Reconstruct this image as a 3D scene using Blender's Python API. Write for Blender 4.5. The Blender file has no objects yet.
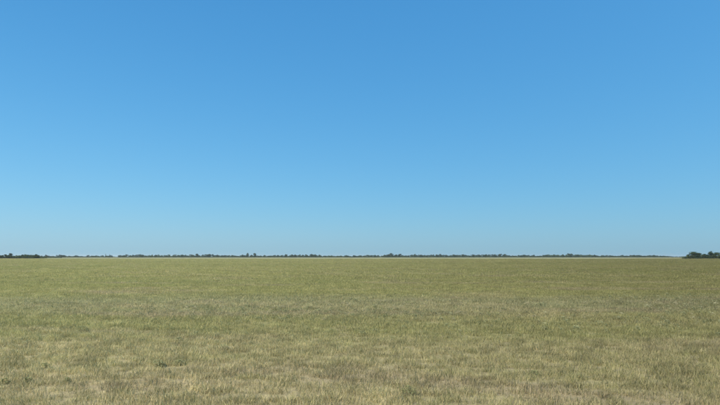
import bpy, math, random
import numpy as np
from mathutils import Vector

sc = bpy.context.scene
COL = sc.collection
R = math.radians
random.seed(7)
rng = np.random.default_rng(11)

# ------------------------------------------------------------------ camera
CAM_H = 2.5
cam_d = bpy.data.cameras.new('camera')
cam = bpy.data.objects.new('camera', cam_d)
COL.objects.link(cam)
cam_d.sensor_width = 36.0
cam_d.lens = 27.7
cam_d.clip_start = 0.1
cam_d.clip_end = 60000.0
cam.location = (0, 0, CAM_H)
cam.rotation_euler = (R(90 + 5.59), 0, 0)
sc.camera = cam

# ------------------------------------------------------------------ sky
SUN_EL, SUN_ROT = 50.0, 122.0
world = bpy.data.worlds.new('World')
sc.world = world
world.use_nodes = True
wn, wl = world.node_tree.nodes, world.node_tree.links
bg = wn['Background']
sky = wn.new('ShaderNodeTexSky')
sky.sky_type = 'NISHITA'
sky.sun_disc = False
sky.sun_elevation = R(SUN_EL)
sky.sun_rotation = R(SUN_ROT)
sky.air_density, sky.dust_density, sky.ozone_density = 1.3, 0.4, 3.0
sky.altitude = 0
# one even colour grade of the whole sky (the phone's saturated blue)
sep = wn.new('ShaderNodeSeparateColor')
com = wn.new('ShaderNodeCombineColor')
wl.new(sky.outputs[0], sep.inputs[0])
for i, (g, k) in enumerate(((0.94, 0.458), (0.59, 0.725), (0.43, 0.99))):
    p = wn.new('ShaderNodeMath'); p.operation = 'POWER'
    m = wn.new('ShaderNodeMath'); m.operation = 'MULTIPLY'
    wl.new(sep.outputs[i], p.inputs[0]); p.inputs[1].default_value = g
    wl.new(p.outputs[0], m.inputs[0]); m.inputs[1].default_value = k * 0.1 ** g * 10.0
    wl.new(m.outputs[0], com.inputs[i])
wl.new(com.outputs[0], bg.inputs[0])
bg.inputs[1].default_value = 0.084

# ------------------------------------------------------------------ sun
sun_d = bpy.data.lights.new('sun', 'SUN')
sun_d.energy = 4.9
sun_d.angle = R(0.53)
sun_d.color = (1.0, 0.93, 0.80)
sun = bpy.data.objects.new('sun', sun_d)
COL.objects.link(sun)
sdir = Vector((-math.sin(R(SUN_ROT)) * math.cos(R(SUN_EL)),
               math.cos(R(SUN_ROT)) * math.cos(R(SUN_EL)), math.sin(R(SUN_EL))))
sun.rotation_euler = sdir.to_track_quat('Z', 'Y').to_euler()
sun.location = (-60, -50, 90)

vs = sc.view_settings
vs.view_transform = 'Standard'; vs.look = 'None'; vs.gamma = 1.0; vs.exposure = 0.25
vs.use_curve_mapping = False
sc.cycles.max_bounces = 6
sc.cycles.diffuse_bounces = 3
sc.cycles.transmission_bounces = 3
sc.cycles.volume_bounces = 1


# ------------------------------------------------------------------ helpers
def tag(o, label=None, cat=None, group=None, kind=None):
    for k, v in (('label', label), ('category', cat), ('group', group), ('kind', kind)):
        if v:
            o[k] = v
    return o


def mesh_from(name, verts, faces, mat=None):
    me = bpy.data.meshes.new(name)
    me.from_pydata([tuple(v) for v in verts], [], faces)
    me.update()
    if mat:
        me.materials.append(mat)
    return me


def link(name, me, parent=None, loc=(0, 0, 0)):
    o = bpy.data.objects.new(name, me)
    COL.objects.link(o)
    o.location = loc
    if parent:
        o.parent = parent
    return o


def new_mat(name):
    m = bpy.data.materials.new(name)
    m.use_nodes = True
    m.node_tree.nodes.clear()
    return m, m.node_tree.nodes, m.node_tree.links


def noise(n, l, vec, scale, stretch=(1, 1, 1), detail=3, rough=0.55, off=(0, 0, 0)):
    mp = n.new('ShaderNodeMapping')
    mp.inputs['Scale'].default_value = [scale * s for s in stretch]
    mp.inputs['Location'].default_value = off
    l.new(vec, mp.inputs['Vector'])
    t = n.new('ShaderNodeTexNoise')
    t.inputs['Scale'].default_value = 1.0
    t.inputs['Detail'].default_value = detail
    t.inputs['Roughness'].default_value = rough
    l.new(mp.outputs[0], t.inputs['Vector'])
    return t.outputs['Fac']


def math_node(n, l, op, a, b=None, clamp=False):
    m = n.new('ShaderNodeMath'); m.operation = op; m.use_clamp = clamp
    for i, v in enumerate((a, b)):
        if v is None:
            continue
        if isinstance(v, (int, float)):
            m.inputs[i].default_value = v
        else:
            l.new(v, m.inputs[i])
    return m.outputs[0]


def maprange(n, l, v, a, b, c=0.0, d=1.0):
    m = n.new('ShaderNodeMapRange')
    m.interpolation_type = 'SMOOTHSTEP'
    l.new(v, m.inputs['Value'])
    for k, x in (('From Min', a), ('From Max', b), ('To Min', c), ('To Max', d)):
        m.inputs[k].default_value = x
    return m.outputs['Result']


def mix(n, l, f, a, b, blend='MIX'):
    m = n.new('ShaderNodeMix'); m.data_type = 'RGBA'; m.blend_type = blend
    if isinstance(f, (int, float)):
        m.inputs[0].default_value = f
    else:
        l.new(f, m.inputs[0])
    for i, v in ((6, a), (7, b)):
        if isinstance(v, (tuple, list)):
            m.inputs[i].default_value = (*v, 1.0)
        else:
            l.new(v, m.inputs[i])
    return m.outputs[2]


def ramp(n, l, v, stops):
    r = n.new('ShaderNodeValToRGB')
    l.new(v, r.inputs[0])
    e = r.color_ramp.elements
    while len(e) < len(stops):
        e.new(0.5)
    for k, (p, c) in enumerate(stops):
        e[k].position = p
        e[k].color = (*c, 1.0)
    return r.outputs[0]


# ------------------------------------------------------------------ field colour (shared by soil and grass)
STRAW = (0.61, 0.505, 0.275)
DULL = (0.56, 0.465, 0.255)
GREEN = (0.370, 0.365, 0.145)
MEADOW = (0.465, 0.422, 0.175)
OLIVE = (0.490, 0.435, 0.200)
WEED = (0.460, 0.418, 0.215)
BROWN = (0.53, 0.415, 0.265)


def make_field_group():
    g = bpy.data.node_groups.new('field_tone', 'ShaderNodeTree')
    g.interface.new_socket('Color', in_out='OUTPUT', socket_type='NodeSocketColor')
    n, l = g.nodes, g.links
    go = n.new('NodeGroupOutput')
    geo = n.new('ShaderNodeNewGeometry')
    pos = geo.outputs['Position']
    xyz = n.new('ShaderNodeSeparateXYZ')
    l.new(pos, xyz.inputs[0])
    # growth bands run along the field edge, wandering with the ground
    wob = noise(n, l, pos, 0.10, (0.30, 0.8, 1), 4)
    wob2 = noise(n, l, pos, 0.9, (0.6, 1, 1), 2, off=(31, 7, 0))
    y = math_node(n, l, 'ADD', xyz.outputs[1],
                  math_node(n, l, 'MULTIPLY', math_node(n, l, 'SUBTRACT', wob, 0.5), 11.0))
    y = math_node(n, l, 'ADD', y,
                  math_node(n, l, 'MULTIPLY', math_node(n, l, 'SUBTRACT', wob2, 0.5), 2.5))
    t = math_node(n, l, 'DIVIDE', y, 64.0, True)
    base = ramp(n, l, t, [(0.0, DULL), (10.2 / 64, DULL), (12.6 / 64, STRAW), (16 / 64, STRAW),
                          (19 / 64, OLIVE), (23 / 64, OLIVE), (26 / 64, WEED), (32 / 64, WEED),
                          (38 / 64, MEADOW), (1.0, MEADOW)])
    # broad patches, long across the view as drilled rows are
    big = noise(n, l, pos, 0.020, (0.4, 1.0, 1), 4, 0.6, off=(3, 9, 0))
    c = mix(n, l, maprange(n, l, big, 0.42, 0.66, 0, 0.42), base, GREEN)
    mid = noise(n, l, pos, 0.16, (0.5, 1, 1), 4, 0.6, off=(5, 1, 0))
    c = mix(n, l, maprange(n, l, mid, 0.50, 0.68, 0, 0.55), c, STRAW)
    mid2 = noise(n, l, pos, 0.22, (0.45, 1, 1), 4, 0.6, off=(17, 41, 0))
    c = mix(n, l, maprange(n, l, mid2, 0.52, 0.68, 0, 0.55), c, BROWN)
    sm = noise(n, l, pos, 1.1, (0.7, 1, 1), 3, 0.6, off=(8, 3, 0))
    c = mix(n, l, maprange(n, l, sm, 0.52, 0.70, 0, 0.28), c, GREEN)
    fl = noise(n, l, pos, 2.6, (0.55, 1, 1), 4, 0.7, off=(12, 29, 0))
    hv_ = n.new('ShaderNodeHueSaturation')
    l.new(c, hv_.inputs['Color'])
    l.new(maprange(n, l, fl, 0.30, 0.70, 0.80, 1.22), hv_.inputs['Value'])
    c = hv_.outputs[0]
    # light falloff painted into the field colour: darker to the right, by bearing
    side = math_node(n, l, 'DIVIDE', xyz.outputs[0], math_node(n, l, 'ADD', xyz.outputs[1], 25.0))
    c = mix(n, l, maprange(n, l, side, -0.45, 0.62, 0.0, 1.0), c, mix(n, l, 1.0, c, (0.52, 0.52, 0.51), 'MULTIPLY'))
    l.new(c, go.inputs[0])
    return g


FIELD = make_field_group()


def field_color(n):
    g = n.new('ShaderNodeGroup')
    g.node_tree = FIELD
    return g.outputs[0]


def grass_material(name, translucent=0.3, gain=1.0):
    m, n, l = new_mat(name)
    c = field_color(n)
    at = n.new('ShaderNodeAttribute'); at.attribute_name = 'tone'; at.attribute_type = 'INSTANCER'
    ab = n.new('ShaderNodeAttribute'); ab.attribute_name = 'shade'; ab.attribute_type = 'GEOMETRY'
    # each blade between dead straw and living green
    c2 = mix(n, l, maprange(n, l, ab.outputs['Fac'], 0.62, 1.0, 0, 0.9), c, mix(n, l, 1.0, c, (1.28, 1.24, 1.38), 'MULTIPLY'))
    c2 = mix(n, l, maprange(n, l, ab.outputs['Fac'], 0.40, 0.0, 0, 0.9), c2, mix(n, l, 1.0, c, (0.58, 0.68, 0.52), 'MULTIPLY'))
    v = n.new('ShaderNodeHueSaturation')
    l.new(c2, v.inputs['Color'])
    l.new(maprange(n, l, at.outputs['Fac'], 0, 1, 0.72 * gain, 1.30 * gain), v.inputs['Value'])
    d = n.new('ShaderNodeBsdfDiffuse'); l.new(v.outputs[0], d.inputs[0])
    t = n.new('ShaderNodeBsdfTranslucent'); l.new(v.outputs[0], t.inputs[0])
    ms = n.new('ShaderNodeMixShader'); ms.inputs[0].default_value = translucent
    l.new(d.outputs[0], ms.inputs[1]); l.new(t.outputs[0], ms.inputs[2])
    o = n.new('ShaderNodeOutputMaterial'); l.new(ms.outputs[0], o.inputs[0])
    return m


def ground_material():
    m, n, l = new_mat('field_soil')
    geo = n.new('ShaderNodeNewGeometry')
    pos = geo.outputs['Position']
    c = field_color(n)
    litter = noise(n, l, pos, 6.0, (1, 1, 1), 4, 0.7)
    c = mix(n, l, 1.0, c, (0.74, 0.72, 0.70), 'MULTIPLY')
    soil = mix(n, l, 0.6, c, (0.22, 0.18, 0.12))
    c = mix(n, l, maprange(n, l, litter, 0.40, 0.62), soil, c)
    rows = noise(n, l, pos, 0.012, (0.15, 1.6, 1), 4, 0.6, off=(2, 2, 0))
    c = mix(n, l, maprange(n, l, rows, 0.45, 0.65, 0, 0.35), c, (0.30, 0.33, 0.15))
    d = n.new('ShaderNodeBsdfDiffuse'); l.new(c, d.inputs[0])
    b = n.new('ShaderNodeBump'); b.inputs['Strength'].default_value = 0.5; b.inputs['Distance'].default_value = 0.03
    l.new(litter, b.inputs['Height']); l.new(b.outputs[0], d.inputs['Normal'])
    o = n.new('ShaderNodeOutputMaterial'); l.new(d.outputs[0], o.inputs[0])
    return m


def plain_noise_material(name, a, b, scale, stretch=(1, 1, 1)):
    m, n, l = new_mat(name)
    geo = n.new('ShaderNodeNewGeometry')
    c = mix(n, l, maprange(n, l, noise(n, l, geo.outputs['Position'], scale, stretch, 4, 0.6), 0.35, 0.65), a, b)
    d = n.new('ShaderNodeBsdfDiffuse'); l.new(c, d.inputs[0])
    o = n.new('ShaderNodeOutputMaterial'); l.new(d.outputs[0], o.inputs[0])
    return m


def leaf_material(name, dark, light, translucent=0.25):
    m, n, l = new_mat(name)
    geo = n.new('ShaderNodeNewGeometry')
    oi = n.new('ShaderNodeObjectInfo')
    nz = noise(n, l, geo.outputs['Position'], 0.5, (1, 1, 1), 2)
    f = math_node(n, l, 'ADD', math_node(n, l, 'MULTIPLY', maprange(n, l, nz, 0.3, 0.7), 0.5),
                  math_node(n, l, 'MULTIPLY', oi.outputs['Random'], 0.5))
    c = mix(n, l, f, dark, light)
    d = n.new('ShaderNodeBsdfDiffuse'); l.new(c, d.inputs[0])
    t = n.new('ShaderNodeBsdfTranslucent'); l.new(c, t.inputs[0])
    ms = n.new('ShaderNodeMixShader'); ms.inputs[0].default_value = translucent
    l.new(d.outputs[0], ms.inputs[1]); l.new(t.outputs[0], ms.inputs[2])
    o = n.new('ShaderNodeOutputMaterial'); l.new(ms.outputs[0], o.inputs[0])
    return m


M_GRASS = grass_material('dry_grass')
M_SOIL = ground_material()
M_STUBBLE = plain_noise_material('pale_stubble', (0.290, 0.285, 0.175), (0.235, 0.242, 0.135), 0.01, (0.3, 1.5, 1))
M_LEAF = leaf_material('dark_leaves', (0.032, 0.056, 0.024), (0.060, 0.092, 0.038))
M_LEAF_G = leaf_material('mid_green_leaves', (0.058, 0.092, 0.036), (0.100, 0.140, 0.052))
M_SCRUB = leaf_material('scrub_leaves', (0.042, 0.064, 0.028), (0.085, 0.105, 0.046))
M_WEED = leaf_material('weed_leaves', (0.29, 0.30, 0.145), (0.40, 0.39, 0.20), 0.3)
M_WEEDD = leaf_material('dark_weed_leaves', (0.22, 0.235, 0.105), (0.32, 0.315, 0.15), 0.3)


def weed_belt_material():
    """each plant its own stage: living grey green to bleached dry"""
    m, n, l = new_mat('weed_belt_leaves')
    at = n.new('ShaderNodeAttribute'); at.attribute_name = 'tone'; at.attribute_type = 'INSTANCER'
    c = ramp(n, l, at.outputs['Fac'], [(0.0, (0.25, 0.265, 0.135)), (0.5, (0.36, 0.355, 0.19)), (0.72, (0.42, 0.375, 0.225)), (1.0, (0.53, 0.465, 0.30))])
    d = n.new('ShaderNodeBsdfDiffuse'); l.new(c, d.inputs[0])
    t = n.new('ShaderNodeBsdfTranslucent'); l.new(c, t.inputs[0])
    ms = n.new('ShaderNodeMixShader'); ms.inputs[0].default_value = 0.25
    l.new(d.outputs[0], ms.inputs[1]); l.new(t.outputs[0], ms.inputs[2])
    o = n.new('ShaderNodeOutputMaterial'); l.new(ms.outputs[0], o.inputs[0])
    return m


M_BELT = weed_belt_material()
M_BARK = plain_noise_material('bark', (0.10, 0.08, 0.06), (0.17, 0.14, 0.11), 3.0, (1, 1, 0.3))

# ------------------------------------------------------------------ ground: one sheet to the horizon
GR = 12000.0
ring = [0, 40, 150, 600, 2000, 6000, GR]
gv, gf = [(0, 0, 0)], []
NS = 48
for r in ring[1:]:
    for k in range(NS):
        a = 2 * math.pi * k / NS
        gv.append((r * math.cos(a), r * math.sin(a), 0))
for k in range(NS):
    gf.append((0, 1 + k, 1 + (k + 1) % NS))
for j in range(len(ring) - 2):
    for k in range(NS):
        a, b = 1 + j * NS + k, 1 + j * NS + (k + 1) % NS
        gf.append((a, a + NS, b + NS, b))
tag(link('ground', mesh_from('ground', gv, gf, M_SOIL)), kind='structure')

# pale stubble strip in front of the tree belt, uneven edges
K = 1.0 / 554.0 * math.cos(R(5.59))


def px_x(px, d):
    """metres to the side for a bearing written as photo column, at distance d"""
    return (px - 360) * K * d


near, far = [], []
for i in range(61):
    b = -40 + i * 13.2
    u = max(0.0, (b - 560) / 200.0)
    n0 = 640 + 25 * math.sin(b * 0.05) + 30 * math.sin(b * 0.021 + 1) + 700 * u
    if b < 55:
        n0 += (55 - b) * 4
    f0 = max(n0 + 60, 1640 - 300 * u)
    near.append((px_x(b, n0), n0, 0.006)); far.append((px_x(b, f0), f0, 0.006))
sv = near + far
sf = [(i, i + 1, 61 + i + 1, 61 + i) for i in range(60)]
tag(link('stubble_field', mesh_from('stubble_field', sv, sf, M_STUBBLE)), kind='structure')


# ------------------------------------------------------------------ grass
def tuft_mesh(name, rad, count, width, h0, h1, seg=2, lean=0.45, seed=0, mat=None):
    g = np.random.default_rng(seed)
    V, F, S = [], [], []
    for _ in range(count):
        r = rad * math.sqrt(g.random()); a = g.random() * 2 * math.pi
        x, y = r * math.cos(a), r * math.sin(a)
        h = h0 + (h1 - h0) * g.random() ** 1.3
        ln = h * lean * g.random() ** 0.8 * (2.2 if g.random() < 0.15 else 1.0)
        la = g.random() * 2 * math.pi
        lx, ly = ln * math.cos(la), ln * math.sin(la)
        ba = g.random() * math.pi
        w = width * (0.6 + 0.8 * g.random()) * 0.5
        wx, wy = w * math.cos(ba), w * math.sin(ba)
        s = g.random()
        i0 = len(V)
        hz = math.sqrt(max(h * h - 0.6 * ln * ln, (0.25 * h) ** 2))
        for k in range(seg):
            t = k / seg; tw = 1 - 0.55 * t
            V.append((x + lx * t * t - wx * tw, y + ly * t * t - wy * tw, hz * t - (0.01 if k == 0 else 0)))
            V.append((x + lx * t * t + wx * tw, y + ly * t * t + wy * tw, hz * t - (0.01 if k == 0 else 0)))
            S += [s, s]
        V.append((x + lx, y + ly, hz)); S.append(s)
        for k in range(seg - 1):
            a0 = i0 + 2 * k
            F.append((a0, a0 + 1, a0 + 3, a0 + 2))
        a0 = i0 + 2 * (seg - 1)
        F.append((a0, a0 + 1, a0 + 2))
    me = mesh_from(name, V, F, mat or M_GRASS)
    at = me.attributes.new('shade', 'FLOAT', 'POINT')
    at.data.foreach_set('value', np.array(S, dtype=np.float32))
    return me


def leafy_mesh(name, seed, h=0.22, rad=0.16, leaves=26, size=0.07, mat=None):
    """broad-leaved field weed: upright stems with folded leaves"""
    g = np.random.default_rng(seed)
    V, F = [], []
    for _ in range(leaves):
        a = g.random() * 6.283; t = g.random()
        r = rad * (1 - 0.7 * t) * (0.35 + 0.65 * g.random())
        c = np.array((r * math.cos(a), r * math.sin(a), h * (0.12 + 0.88 * t)))
        d = np.array((math.cos(a), math.sin(a), 0.9 * (g.random() - 0.25))); d /= np.linalg.norm(d)
        s = np.cross(d, (0, 0, 1)); s /= np.linalg.norm(s) + 1e-6
        L = size * (0.7 + 0.7 * g.random()); W = L * 0.32
        i = len(V)
        nz = np.array((0, 0, L * 0.12))
        V += [c - d * L * 0.4, c + s * W + nz, c + d * L * 0.75 - nz * 1.5, c - s * W + nz, c]
        F += [(i, i + 1, i + 4), (i + 1, i + 2, i + 4), (i + 2, i + 3, i + 4), (i + 3, i, i + 4)]
    return mesh_from(name, V, F, mat or M_WEED)


def scatter(name, pts, scale, tone, idx, meshes, kind='stuff'):
    pc = bpy.data.collections.new(name + '_source')       # never linked to the scene
    for k, me in enumerate(meshes):
        pc.objects.link(bpy.data.objects.new('%s_%02d' % (me.name, k), me))
    me = bpy.data.meshes.new(name)
    N = len(pts)
    me.vertices.add(N)
    me.vertices.foreach_set('co', pts.astype(np.float32).ravel())
    for nm, tp, arr in (('scl', 'FLOAT', scale), ('tone', 'FLOAT', tone), ('idx', 'INT', idx)):
        at = me.attributes.new(nm, tp, 'POINT')
        at.data.foreach_set('value', arr.astype(np.float32 if tp == 'FLOAT' else np.int32))
    rot = np.stack([rng.normal(0, 0.08, N), rng.normal(0, 0.08, N), rng.random(N) * 6.283], 1)
    at = me.attributes.new('rot', 'FLOAT_VECTOR', 'POINT')
    at.data.foreach_set('vector', rot.astype(np.float32).ravel())
    me.materials.append(meshes[0].materials[0])
    o = link(name, me)
    ng = bpy.data.node_groups.new(name + '_nodes', 'GeometryNodeTree')
    ng.interface.new_socket('Geometry', in_out='INPUT', socket_type='NodeSocketGeometry')
    ng.interface.new_socket('Geometry', in_out='OUTPUT', socket_type='NodeSocketGeometry')
    n, l = ng.nodes, ng.links
    gi, go = n.new('NodeGroupInput'), n.new('NodeGroupOutput')
    ci = n.new('GeometryNodeCollectionInfo')
    ci.inputs['Collection'].default_value = pc
    ci.inputs['Separate Children'].default_value = True
    ci.inputs['Reset Children'].default_value = True
    ip = n.new('GeometryNodeInstanceOnPoints')
    ip.inputs['Pick Instance'].default_value = True

    def attr(nm, tp):
        a = n.new('GeometryNodeInputNamedAttribute'); a.data_type = tp
        a.inputs['Name'].default_value = nm
        return a.outputs['Attribute']
    er = n.new('FunctionNodeEulerToRotation')
    l.new(attr('rot', 'FLOAT_VECTOR'), er.inputs[0])
    l.new(gi.outputs[0], ip.inputs['Points'])
    l.new(ci.outputs[0], ip.inputs['Instance'])
    l.new(attr('idx', 'INT'), ip.inputs['Instance Index'])
    l.new(er.outputs[0], ip.inputs['Rotation'])
    l.new(attr('scl', 'FLOAT'), ip.inputs['Scale'])
    l.new(ip.outputs[0], go.inputs[0])
    md = o.modifiers.new('scatter', 'NODES')
    md.node_group = ng
    tag(o, kind=kind)
    return o


def lumps(x, y, cell, seed):
    """smooth value noise 0..1 for uneven growth"""
    g = np.random.default_rng(seed)
    T = g.random((256, 256))
    u, v = x / cell + 1000.3, y / cell + 1000.7
    i, j = np.floor(u).astype(int), np.floor(v).astype(int)
    fu, fv = u - i, v - j
    fu, fv = fu * fu * (3 - 2 * fu), fv * fv * (3 - 2 * fv)
    q = lambda a, b: T[a % 256, b % 256]
    return (q(i, j) * (1 - fu) + q(i + 1, j) * fu) * (1 - fv) + (q(i, j + 1) * (1 - fu) + q(i + 1, j + 1) * fu) * fv


def wedge(y0, y1, density, margin=5.0):
    """random points of the field between two distances, a bit wider than the view"""
    hw1 = 0.68 * y1 + margin
    N = int(density * (y1 - y0) * 2 * hw1)
    y = y0 + (y1 - y0) * rng.random(N)
    x = (rng.random(N) * 2 - 1) * hw1
    k = np.abs(x) < 0.68 * y + margin
    return x[k], y[k]


def grow(name, label, y0, y1, density, meshes, s0=0.75, s1=1.3, rows=False, fade=None):
    x, y = wedge(y0, y1, density)
    if fade:                                  # stands of different coarseness thin out into each other
        p = np.clip((y - y0) / (fade[0] + 1e-6), 0, 1) * np.clip((y1 - y) / fade[1], 0, 1)
        k = rng.random(len(x)) < p
        x, y = x[k], y[k]
    if rows:
        row = y + 0.10 * lumps(x, y, 2.5, 33) + 0.02 * x
        gap = 0.5 + 0.5 * np.cos(row * 2 * math.pi / 0.62)
        k = rng.random(len(x)) < 0.56 + 0.44 * np.clip(1.35 * gap * (0.4 + lumps(x * 0.4, y, 1.5, 34)), 0, 1)
        x, y = x[k], y[k]
    f = 0.45 * lumps(x, y * 1.6, 0.5, 4) + 0.35 * lumps(x, y * 1.6, 1.3, 5) + 0.2 * lumps(x, y * 1.6, 5.0, 6)
    sc_ = s0 + (s1 - s0) * np.clip(0.65 * f + 0.35 * rng.random(len(x)), 0, 1)
    tone = np.clip(0.5 * rng.random(len(x)) + 0.5 * lumps(x * 0.7, y, 0.35, 9), 0, 1)
    o = scatter(name, np.stack([x, y, np.zeros_like(x)], 1), sc_, tone,
                rng.integers(0, len(meshes), len(x)), meshes)
    tag(o, label, 'grass')
    return o


nearT = [tuft_mesh('tuft_fine', 0.14, 34, 0.0085, 0.03, 0.14, 2, 0.9, 100 + k) for k in range(8)]
midT = [tuft_mesh('tuft_mid', 0.40, 60, 0.014, 0.03, 0.15, 2, 0.9, 200 + k) for k in range(6)]
farT = [tuft_mesh('tuft_far', 1.5, 150, 0.036, 0.06, 0.19, 1, 0.8, 300 + k) for k in range(5)]
hzT = [tuft_mesh('tuft_horizon', 4.5, 170, 0.11, 0.06, 0.19, 1, 0.7, 400 + k) for k in range(4)]
grow('dry_grass', 'fine dry straw and olive grass of the open field beside the road', 5.5, 29, 56, nearT, 0.6, 1.6, True, (0, 13))
grow('meadow_grass', 'mixed green and straw grass across the middle of the field', 15, 85, 15, midT, 0.65, 1.45, True, (13, 35))
grow('distant_grass', 'even yellow green grass far out in the field', 45, 290, 1.0, farT, 0.8, 1.2, False, (40, 90))
grow('horizon_grass', 'thin yellow green grass before the pale stubble strip', 190, 650, 0.09, hzT, 0.8, 1.2, False, (100, 60))

# weedy belt of grey green broad leaves
weedT = [leafy_mesh('weed_source', 500 + k, 0.12, 0.15, 44, 0.042, M_BELT) for k in range(6)]
wx, wy = wedge(14, 46, 9.0)
wob = lumps(wx * 0.5, wy * 1.6, 6.0, 21) * 0.62 + lumps(wx * 0.7, wy * 2, 1.7, 22) * 0.38
band = 1.0 * np.exp(-((wy - 28.5) / 6.2) ** 2) + 0.06 * np.exp(-((wy - 19) / 4.0) ** 2)
keep = rng.random(len(wx)) < band * np.clip((wob - 0.45) * 4.0, 0, 1)
wx, wy = wx[keep], wy[keep]
o = scatter('field_weeds', np.stack([wx, wy, np.zeros_like(wx)], 1), 0.6 + 0.8 * rng.random(len(wx)) ** 1.5,
            rng.random(len(wx)) * np.clip(1.0 - np.abs(wy - 28.8) / 22.0, 0.45, 0.93), rng.integers(0, 6, len(wx)), weedT)
tag(o, 'low grey green broad leaved weeds in a belt through the grass', 'weeds')

# single dark weed plants that stand out of the grass
stem_me = []


def weed_plant(x, y, h, rad, n, label, mat, seed):
    root = bpy.data.objects.new('weed_plant', None)
    COL.objects.link(root)
    root.location = (x, y, 0)
    root.empty_display_size = 0.1
    me = leafy_mesh('weed_foliage', seed, h, rad, n, 0.035 + 0.05 * h, mat)
    link('foliage', me, root)
    g = random.Random(seed)
    for _ in range(3):
        a = g.random() * 6.28; r = rad * 0.3 * g.random()
        b = g.random() * 6.28
        bx, by = r * math.cos(a), r * math.sin(a)
        tx, ty = bx + 0.3 * rad * math.cos(b), by + 0.3 * rad * math.sin(b)
        V, F = [], []
        for (cx, cy, cz, w) in ((bx, by, -0.02, 0.006), ((bx + tx) / 2, (by + ty) / 2, h * 0.5, 0.005), (tx, ty, h * 0.95, 0.003)):
            for q in range(4):
                V.append((cx + w * math.cos(q * 1.5708), cy + w * math.sin(q * 1.5708), cz))
        for s in range(2):
            for q in range(4):
                F.append((s * 4 + q, s * 4 + (q + 1) % 4, s * 4 + 4 + (q + 1) % 4, s * 4 + 4 + q))
        link('stem', mesh_from('weed_stem', V, F, mat), root)
    tag(root, label, 'weed', 'weed plants standing in the field grass')


for a in ((-9.3, 18.8, 0.20, 0.40, 198, 'widest green weed clump in the straw grass', M_WEED, 1),
          (-4.6, 12.9, 0.17, 0.22, 132, 'bushy green weed beside a smaller twin in pale grass', M_WEED, 2),
          (-4.2, 13.1, 0.13, 0.19, 96, 'smaller green weed beside its bushier twin in pale grass', M_WEED, 3),
          (-7.1, 12.8, 0.11, 0.16, 79, 'small dark weed alone in pale straw grass', M_WEEDD, 4),
          (-7.0, 11.2, 0.12, 0.13, 74, 'narrow dark weed, end one of three in dull grass', M_WEEDD, 5),
          (-6.6, 11.3, 0.11, 0.15, 74, 'dark weed between two others in dull grass', M_WEEDD, 6),
          (-5.8, 11.25, 0.12, 0.12, 66, 'thin dark weed, a little apart from a pair', M_WEEDD, 7),
          (0.9, 10.4, 0.15, 0.21, 105, 'stout dark green weed in greyish olive grass', M_WEEDD, 8),
          (3.7, 12.0, 0.11, 0.16, 79, 'low bluish dark weed in straw coloured grass', M_WEEDD, 9),
          (11.0, 21.6, 0.18, 0.32, 154, 'broad mid green weed in greener grass', M_WEED, 10)):
    weed_plant(*a)


# ------------------------------------------------------------------ trees
def crown_mesh(name, seed, lobes, quads, size, mat, narrow=1.0):
    """unit-height crown (z 0..1, half-width about 0.5) of many leaf clumps with an uneven outline"""
    g = np.random.default_rng(seed)
    L = []
    for _ in range(lobes):
        a = g.random() * 6.283
        z = 0.10 + 0.74 * g.random() ** 1.25
        env = math.sqrt(max(0.05, 1 - ((z - 0.36) / 0.64) ** 2))
        r = 0.40 * env * math.sqrt(g.random()) * narrow
        L.append((r * math.cos(a), r * math.sin(a), z, (0.13 + 0.12 * g.random())))
    L.append((0, 0, 0.86, 0.14)); L.append((0, 0, 0.30, 0.30)); L.append((0.05, 0.03, 0.55, 0.28))
    for k in range(5):
        a = k * 1.257 + g.random()
        L.append((0.24 * narrow * math.cos(a), 0.24 * narrow * math.sin(a), 0.14 + 0.06 * g.random(), 0.19))
    V, F = [], []
    per = quads // len(L)
    for (cx, cy, cz, r) in L:
        for _ in range(per):
            d = g.normal(0, 1, 3); d /= np.linalg.norm(d)
            p = np.array((cx, cy, cz)) + d * r * (0.45 + 0.6 * g.random()) * np.array((narrow, narrow, 1))
            p[2] = min(max(p[2], 0.03), 1.02)
            u = g.normal(0, 1, 3); u /= np.linalg.norm(u)
            w = np.cross(u, d); w /= np.linalg.norm(w) + 1e-6
            s = size * (0.55 + 0.9 * g.random())
            i = len(V)
            V += [p - u * s, p + w * s * 0.7, p + u * s, p - w * s * 0.7]
            F.append((i, i + 1, i + 2, i + 3))
    return mesh_from(name, V, F, mat)


def trunk_mesh(name, seed):
    g = random.Random(seed)
    V, F = [], []

    def limb(p0, p1, r0, r1):
        i = len(V)
        for (p, r) in ((p0, r0), (((p0[0] + p1[0]) / 2 + 0.01, (p0[1] + p1[1]) / 2, (p0[2] + p1[2]) / 2), (r0 + r1) / 2), (p1, r1)):
            for q in range(6):
                V.append((p[0] + r * math.cos(q * 1.0472), p[1] + r * math.sin(q * 1.0472), p[2]))
        for s in range(2):
            for q in range(6):
                F.append((i + s * 6 + q, i + s * 6 + (q + 1) % 6, i + s * 6 + 6 + (q + 1) % 6, i + s * 6 + 6 + q))
    limb((0, 0, -0.03), (0.01, 0.0, 0.55), 0.035, 0.02)
    for k in range(5):
        a = k * 1.26 + g.random(); z = 0.18 + 0.09 * k
        limb((0.005, 0, z), (0.24 * math.cos(a), 0.24 * math.sin(a), z + 0.25), 0.016, 0.006)
    return mesh_from(name, V, F, M_BARK)


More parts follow.
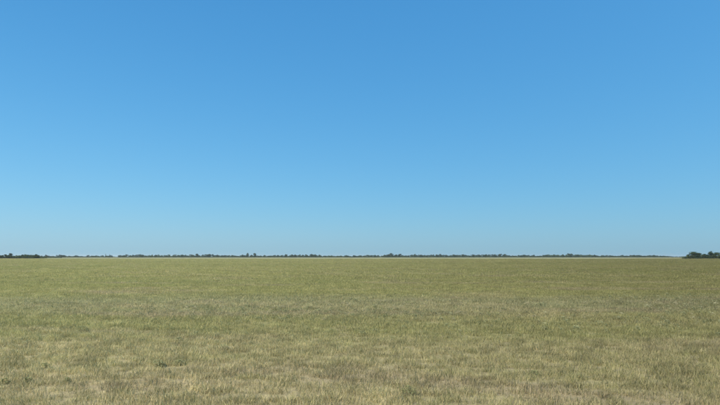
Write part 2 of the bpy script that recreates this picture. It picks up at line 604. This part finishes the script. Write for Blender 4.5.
TRUNKS = [trunk_mesh('tree_trunk', k) for k in range(3)]
ROUND = [crown_mesh('round_crown', 600 + k, 12, 760, 0.06, M_LEAF) for k in range(6)]
GREENC = [crown_mesh('green_crown', 650 + k, 12, 760, 0.06, M_LEAF_G) for k in range(5)]
FINE = [crown_mesh('leafy_crown', 680 + k, 18, 2600, 0.036, M_LEAF) for k in range(4)]
SLIM = [crown_mesh('slim_crown', 700 + k, 9, 300, 0.05, M_LEAF, 0.45) for k in range(3)]
proto = {}
for nm, lst in (('round', ROUND), ('green', GREENC), ('fine', FINE), ('slim', SLIM)):
    proto[nm] = lst
tree_rnd = random.Random(99)


def tree(px, d, h, w, kind, label, group=None, cat='tree', name='field_tree'):
    root = bpy.data.objects.new(name, None)
    COL.objects.link(root)
    root.location = (px_x(px, d), d, 0)
    root.rotation_euler = (0, 0, tree_rnd.random() * 6.283)
    t = link('trunk', TRUNKS[tree_rnd.randrange(3)], root)
    t.scale = (h * 0.8, h * 0.8, h)
    c = link('crown', tree_rnd.choice(proto[kind]), root)
    c.scale = (w * 1.25, w * 1.25, h * 1.04)
    tag(root, label, cat, group)
    return root


# -- near grove (about 690 m away)
G1 = 'trees of the near grove'
tree(694, 690, 8.3, 15.0, 'fine', 'broad domed dark tree at the open end of the near grove', G1, name='grove_tree')
tree(688.5, 700, 5.2, 6.5, 'fine', 'low skirt bush against the broad domed grove tree', G1, 'bush', 'grove_bush')
tree(699.5, 695, 7.0, 9.0, 'fine', 'sloping shoulder tree leaning on the broad domed grove tree', G1, name='grove_tree')
tree(704.5, 700, 5.8, 9.5, 'fine', 'lowest dark tree between two higher grove trees', G1, name='grove_tree')
tree(710.5, 690, 8.4, 7.5, 'fine', 'peaked dark tree with a thin tip in the near grove', G1, name='grove_tree')
tree(711.6, 698, 9.3, 8.0, 'slim', 'slim spire rising over the peaked grove tree', G1, name='grove_tree')
tree(716.0, 690, 7.6, 10.0, 'fine', 'rounded dark tree beyond the peaked tree in the grove', G1, name='grove_tree')
tree(722.0, 695, 7.4, 10.0, 'fine', 'dark grove tree at the far end of the grove', G1, name='grove_tree')
tree(697.0, 680, 4.6, 9.0, 'fine', 'low dense bush at the foot of the broad domed grove tree', G1, 'bush', 'grove_bush')
tree(707.6, 683, 5.0, 9.0, 'fine', 'low dense bush at the foot of the peaked grove tree', G1, 'bush', 'grove_bush')
tree(684.0, 760, 3.0, 6.0, 'green', 'low scrubby bush in the open just off the grove', G1, 'bush', 'grove_bush')

# -- nearer green belt on the other side (about 850 m)
G2 = 'trees of the nearer green belt'
tree(10.2, 840, 7.6, 8.0, 'fine', 'small peaked tree rising above the nearer green belt', G2, name='belt_tree')
tree(36.0, 850, 6.2, 9.0, 'fine', 'dark rounded tree closing the end of the nearer green belt', G2, name='belt_tree')
p = -8.0
while p < 34:
    tree(p, 850 + tree_rnd.uniform(-25, 40), tree_rnd.uniform(3.9, 6.1), tree_rnd.uniform(6.5, 10.5), 'green' if p > 11 else 'round',
         'dense bushy green tree in the even row of the nearer belt' if p > 11 else 'dark low tree in the darker stretch of the nearer belt',
         G2, name='belt_tree')
    p += tree_rnd.uniform(2.2, 3.4)

# -- far shelterbelt (about 1.7 km): trees that rise above it: bearing, height, width, kind, label
G3 = 'trees rising above the far shelterbelt'
D = 1700
rise = [
    (46, 8.5, 9, 'round', 'small dark tree alone beside a low gap in the far belt'),
    (60, 8.5, 20, 'round', 'wide low bluish tree dome in the far belt beyond a gap'),
    (64, 7.5, 12, 'round', 'smaller shoulder tree beside the wide bluish dome'),
    (76, 7.0, 9, 'round', 'small tree standing on a thin stretch of the far belt'),
    (88, 7.5, 9, 'round', 'compact round tree on a thin stretch of the far belt'),
    (105.6, 11.5, 7, 'slim', 'slim upright tree, taller of two poplars over the far belt'),
    (109.4, 10.0, 7, 'slim', 'slim upright tree, shorter of two poplars over the far belt'),
    (141.8, 8.8, 10, 'round', 'end tree of the dense flat-topped dark block'),
    (155.6, 8.8, 9, 'round', 'round tree rising from the green low belt'),
    (182, 9.0, 10, 'green', 'mid green tree just before a grey thin stretch'),
    (197, 12.0, 8, 'round', 'pointed tree first of three peaks over the far belt'),
    (209.4, 11.0, 10, 'round', 'double headed dark tree, middle of three peaks'),
    (217.3, 8.8, 8, 'round', 'small round tree last of three peaks'),
    (242.6, 9.0, 7, 'round', 'lowest round tree beside the two tallest belt trees'),
    (247.4, 14.0, 8, 'round', 'tall narrow tree with ragged top near a round tall tree'),
    (251.2, 8.6, 7, 'round', 'low tree between the two tallest belt trees'),
    (254.7, 13.6, 10, 'round', 'tall round-headed dark tree standing above the far belt'),
    (285.8, 10.0, 10, 'round', 'very dark compact tree before a broken row of crowns'),
    (291.5, 9.0, 14, 'round', 'wide crown in the broken row beside a very dark tree'),
    (295, 9.2, 9, 'round', 'small crown ending the broken row of crowns'),
    (306, 9.5, 12, 'round', 'dark crown before a double dome of trees'),
    (311.5, 10.8, 11, 'round', 'higher half of a double dome of trees'),
    (314.8, 9.8, 9, 'round', 'lower half of a double dome of trees'),
    (346, 7.2, 12, 'round', 'dark squat tree on a thin faded stretch of belt'),
    (354, 7.0, 10, 'round', 'second squat tree on a thin faded stretch of belt'),
    (375, 8.2, 9, 'round', 'small crown on the even belt ahead of the big dome'),
    (388.5, 10.2, 13, 'round', 'sloping side tree of the big far dome'),
    (391.5, 13.2, 14, 'round', 'biggest dome crown in the far shelterbelt'),
    (396.2, 9.4, 9, 'round', 'low tree in the dip behind the biggest dome'),
    (400.2, 11.5, 13, 'round', 'second dome crown next to the biggest dome'),
    (415.2, 11.0, 8, 'round', 'small peaked tree ending a low hazy stretch'),
    (421, 8.6, 9, 'round', 'small rounded tree after the small peaked tree'),
    (437, 9.2, 12, 'round', 'broad shoulder of a raised dark clump'),
    (440.6, 10.8, 9, 'round', 'top tree of a raised dark clump'),
    (446, 8.4, 9, 'round', 'end tree of a raised dark clump'),
    (454, 9.0, 10, 'round', 'first crown of an evenly spaced row of four'),
    (463, 9.6, 9, 'round', 'second crown of an evenly spaced row of four'),
    (473, 9.4, 14, 'round', 'third, widest crown of an evenly spaced row of four'),
    (486, 10.0, 10, 'round', 'last crown of an evenly spaced row of four'),
    (495, 9.8, 12, 'round', 'rising side of a long dark dome'),
    (500.5, 11.4, 13, 'round', 'higher, wider head on the summit of the long dark dome'),
    (504.5, 11.0, 11, 'round', 'lower, narrower head on the summit of the long dark dome'),
    (523.5, 8.6, 14, 'round', 'low wide crown in a faded level stretch'),
    (548, 9.0, 16, 'green', 'low green dome before a higher green dome'),
    (554, 9.4, 14, 'green', 'top of the low green dome'),
    (563, 9.6, 12, 'green', 'sloping side tree of the higher green dome'),
    (568, 13.0, 13, 'round', 'summit tree of the higher green dome'),
    (571.5, 12.2, 11, 'round', 'second summit tree of the higher green dome'),
    (577, 9.0, 14, 'round', 'trailing tree on the falling side of the green dome'),
    (594.5, 8.8, 9, 'round', 'lone bump of a tree on the thinning belt'),
    (634, 7.8, 8, 'round', 'tiny round tree on the thinnest part of the belt'),
    (654, 8.0, 8, 'round', 'tiny peaked tree on the thin belt towards the grove'),
]
for (b, h, w, kd, lb) in rise:
    tree(b, D + tree_rnd.uniform(-30, 20), h * 0.98, w, kd, lb, G3, name='belt_tree')

# belt fill: level row of low trees; (from, to, low height, high height, kind)
G4 = 'low trees of the far shelterbelt'
fill = [(38, 58, 3.6, 5.0, 'round'), (62, 92, 3.6, 5.0, 'round'), (92, 113, 4.8, 6.2, 'green'), (120, 144, 7.0, 8.2, 'round'),
        (145, 181, 5.8, 7.4, 'green'), (181, 200, 6.0, 7.6, 'round'), (199, 215, 7.4, 9.0, 'round'), (215, 240, 4.6, 6.0, 'round'),
        (240, 260, 5.6, 7.0, 'round'), (260, 284, 5.0, 6.4, 'round'), (284, 321, 6.2, 8.0, 'round'), (321, 343, 5.0, 6.2, 'green'),
        (343, 360, 4.6, 5.8, 'round'), (360, 386, 5.8, 7.2, 'round'), (385, 446, 6.4, 8.0, 'round'), (446, 508, 6.6, 8.2, 'round'),
        (508, 545, 5.2, 6.8, 'round'), (545, 590, 6.4, 8.0, 'green'), (590, 640, 5.2, 6.8, 'round'), (640, 671, 4.6, 6.0, 'round'),
        (671, 690, 2.6, 3.6, 'round'), (690, 745, 5.0, 6.4, 'round')]
LB = {'round': 'low dark bushy tree in the level row of the far shelterbelt',
      'green': 'low green bushy tree in the level row of the far shelterbelt'}
for (a, b, h0, h1, kd) in fill:
    p = a + tree_rnd.uniform(0, 2)
    while p < b:
        tree(p, D + tree_rnd.uniform(-10, 90), tree_rnd.uniform(h0 * 0.95, h1 * 1.22), tree_rnd.uniform(10.0, 18.0), kd, LB[kd],
             G4 + (', green stretches' if kd == 'green' else ', dark stretches'), name='belt_tree')
        p += tree_rnd.uniform(2.5, 4.1)

# undergrowth along the belts: one mass
V, F = [], []
g = np.random.default_rng(77)


def scrub(px0, px1, d0, d1, h0, h1, per_px):
    for _ in range(int((px1 - px0) * per_px)):
        d = d0 + (d1 - d0) * g.random()
        px = px0 + (px1 - px0) * g.random()
        h = h0 + (h1 - h0) * (0.5 + 0.5 * math.sin(px * 0.9) * math.sin(px * 0.23))
        c = np.array((px_x(px, d), d, h * g.random() ** 0.8))
        u = g.normal(0, 1, 3); u /= np.linalg.norm(u)
        w = np.cross(u, g.normal(0, 1, 3)); w /= np.linalg.norm(w)
        s = 0.35 + 0.45 * g.random()
        i = len(V)
        V.extend([c - u * s, c + w * s, c + u * s, c - w * s])
        F.append((i, i + 1, i + 2, i + 3))


scrub(-12, 33, 830, 900, 1.6, 3.6, 150)
scrub(31, 47, 860, 960, 0.8, 2.4, 70)
scrub(44, 62, 1100, 1400, 0.8, 2.0, 50)
scrub(687, 732, 680, 715, 3.2, 4.8, 330)
scrub(38, 113, 1660, 1730, 2.2, 3.6, 50)
scrub(112, 121, 1690, 1730, 2.0, 3.0, 45)
scrub(120, 672, 1660, 1730, 3.0, 5.2, 60)
scrub(672, 745, 1690, 1730, 1.4, 2.4, 40)
tag(link('undergrowth', mesh_from('undergrowth', V, F, M_SCRUB)), 'thick low scrub filling the foot of the tree belts', 'scrub', kind='stuff')

# ------------------------------------------------------------------ air
hb = 12600.0
z0, z1 = -1.0, 24.0
hv = [(x, y, z) for z in (z0, z1) for (x, y) in ((-hb, -hb), (hb, -hb), (hb, hb), (-hb, hb))]
hf = [(3, 2, 1, 0), (4, 5, 6, 7), (0, 1, 5, 4), (1, 2, 6, 5), (2, 3, 7, 6), (3, 0, 4, 7)]
hm, n, l = new_mat('haze_air')
pv = n.new('ShaderNodeVolumePrincipled')
pv.inputs['Color'].default_value = (0.86, 0.92, 1.0, 1)
pv.inputs['Density'].default_value = 0.00006
pv.inputs['Anisotropy'].default_value = 0.2
ho = n.new('ShaderNodeOutputMaterial')
l.new(pv.outputs[0], ho.inputs['Volume'])
tag(link('haze', mesh_from('haze', hv, hf, hm)), kind='stuff')
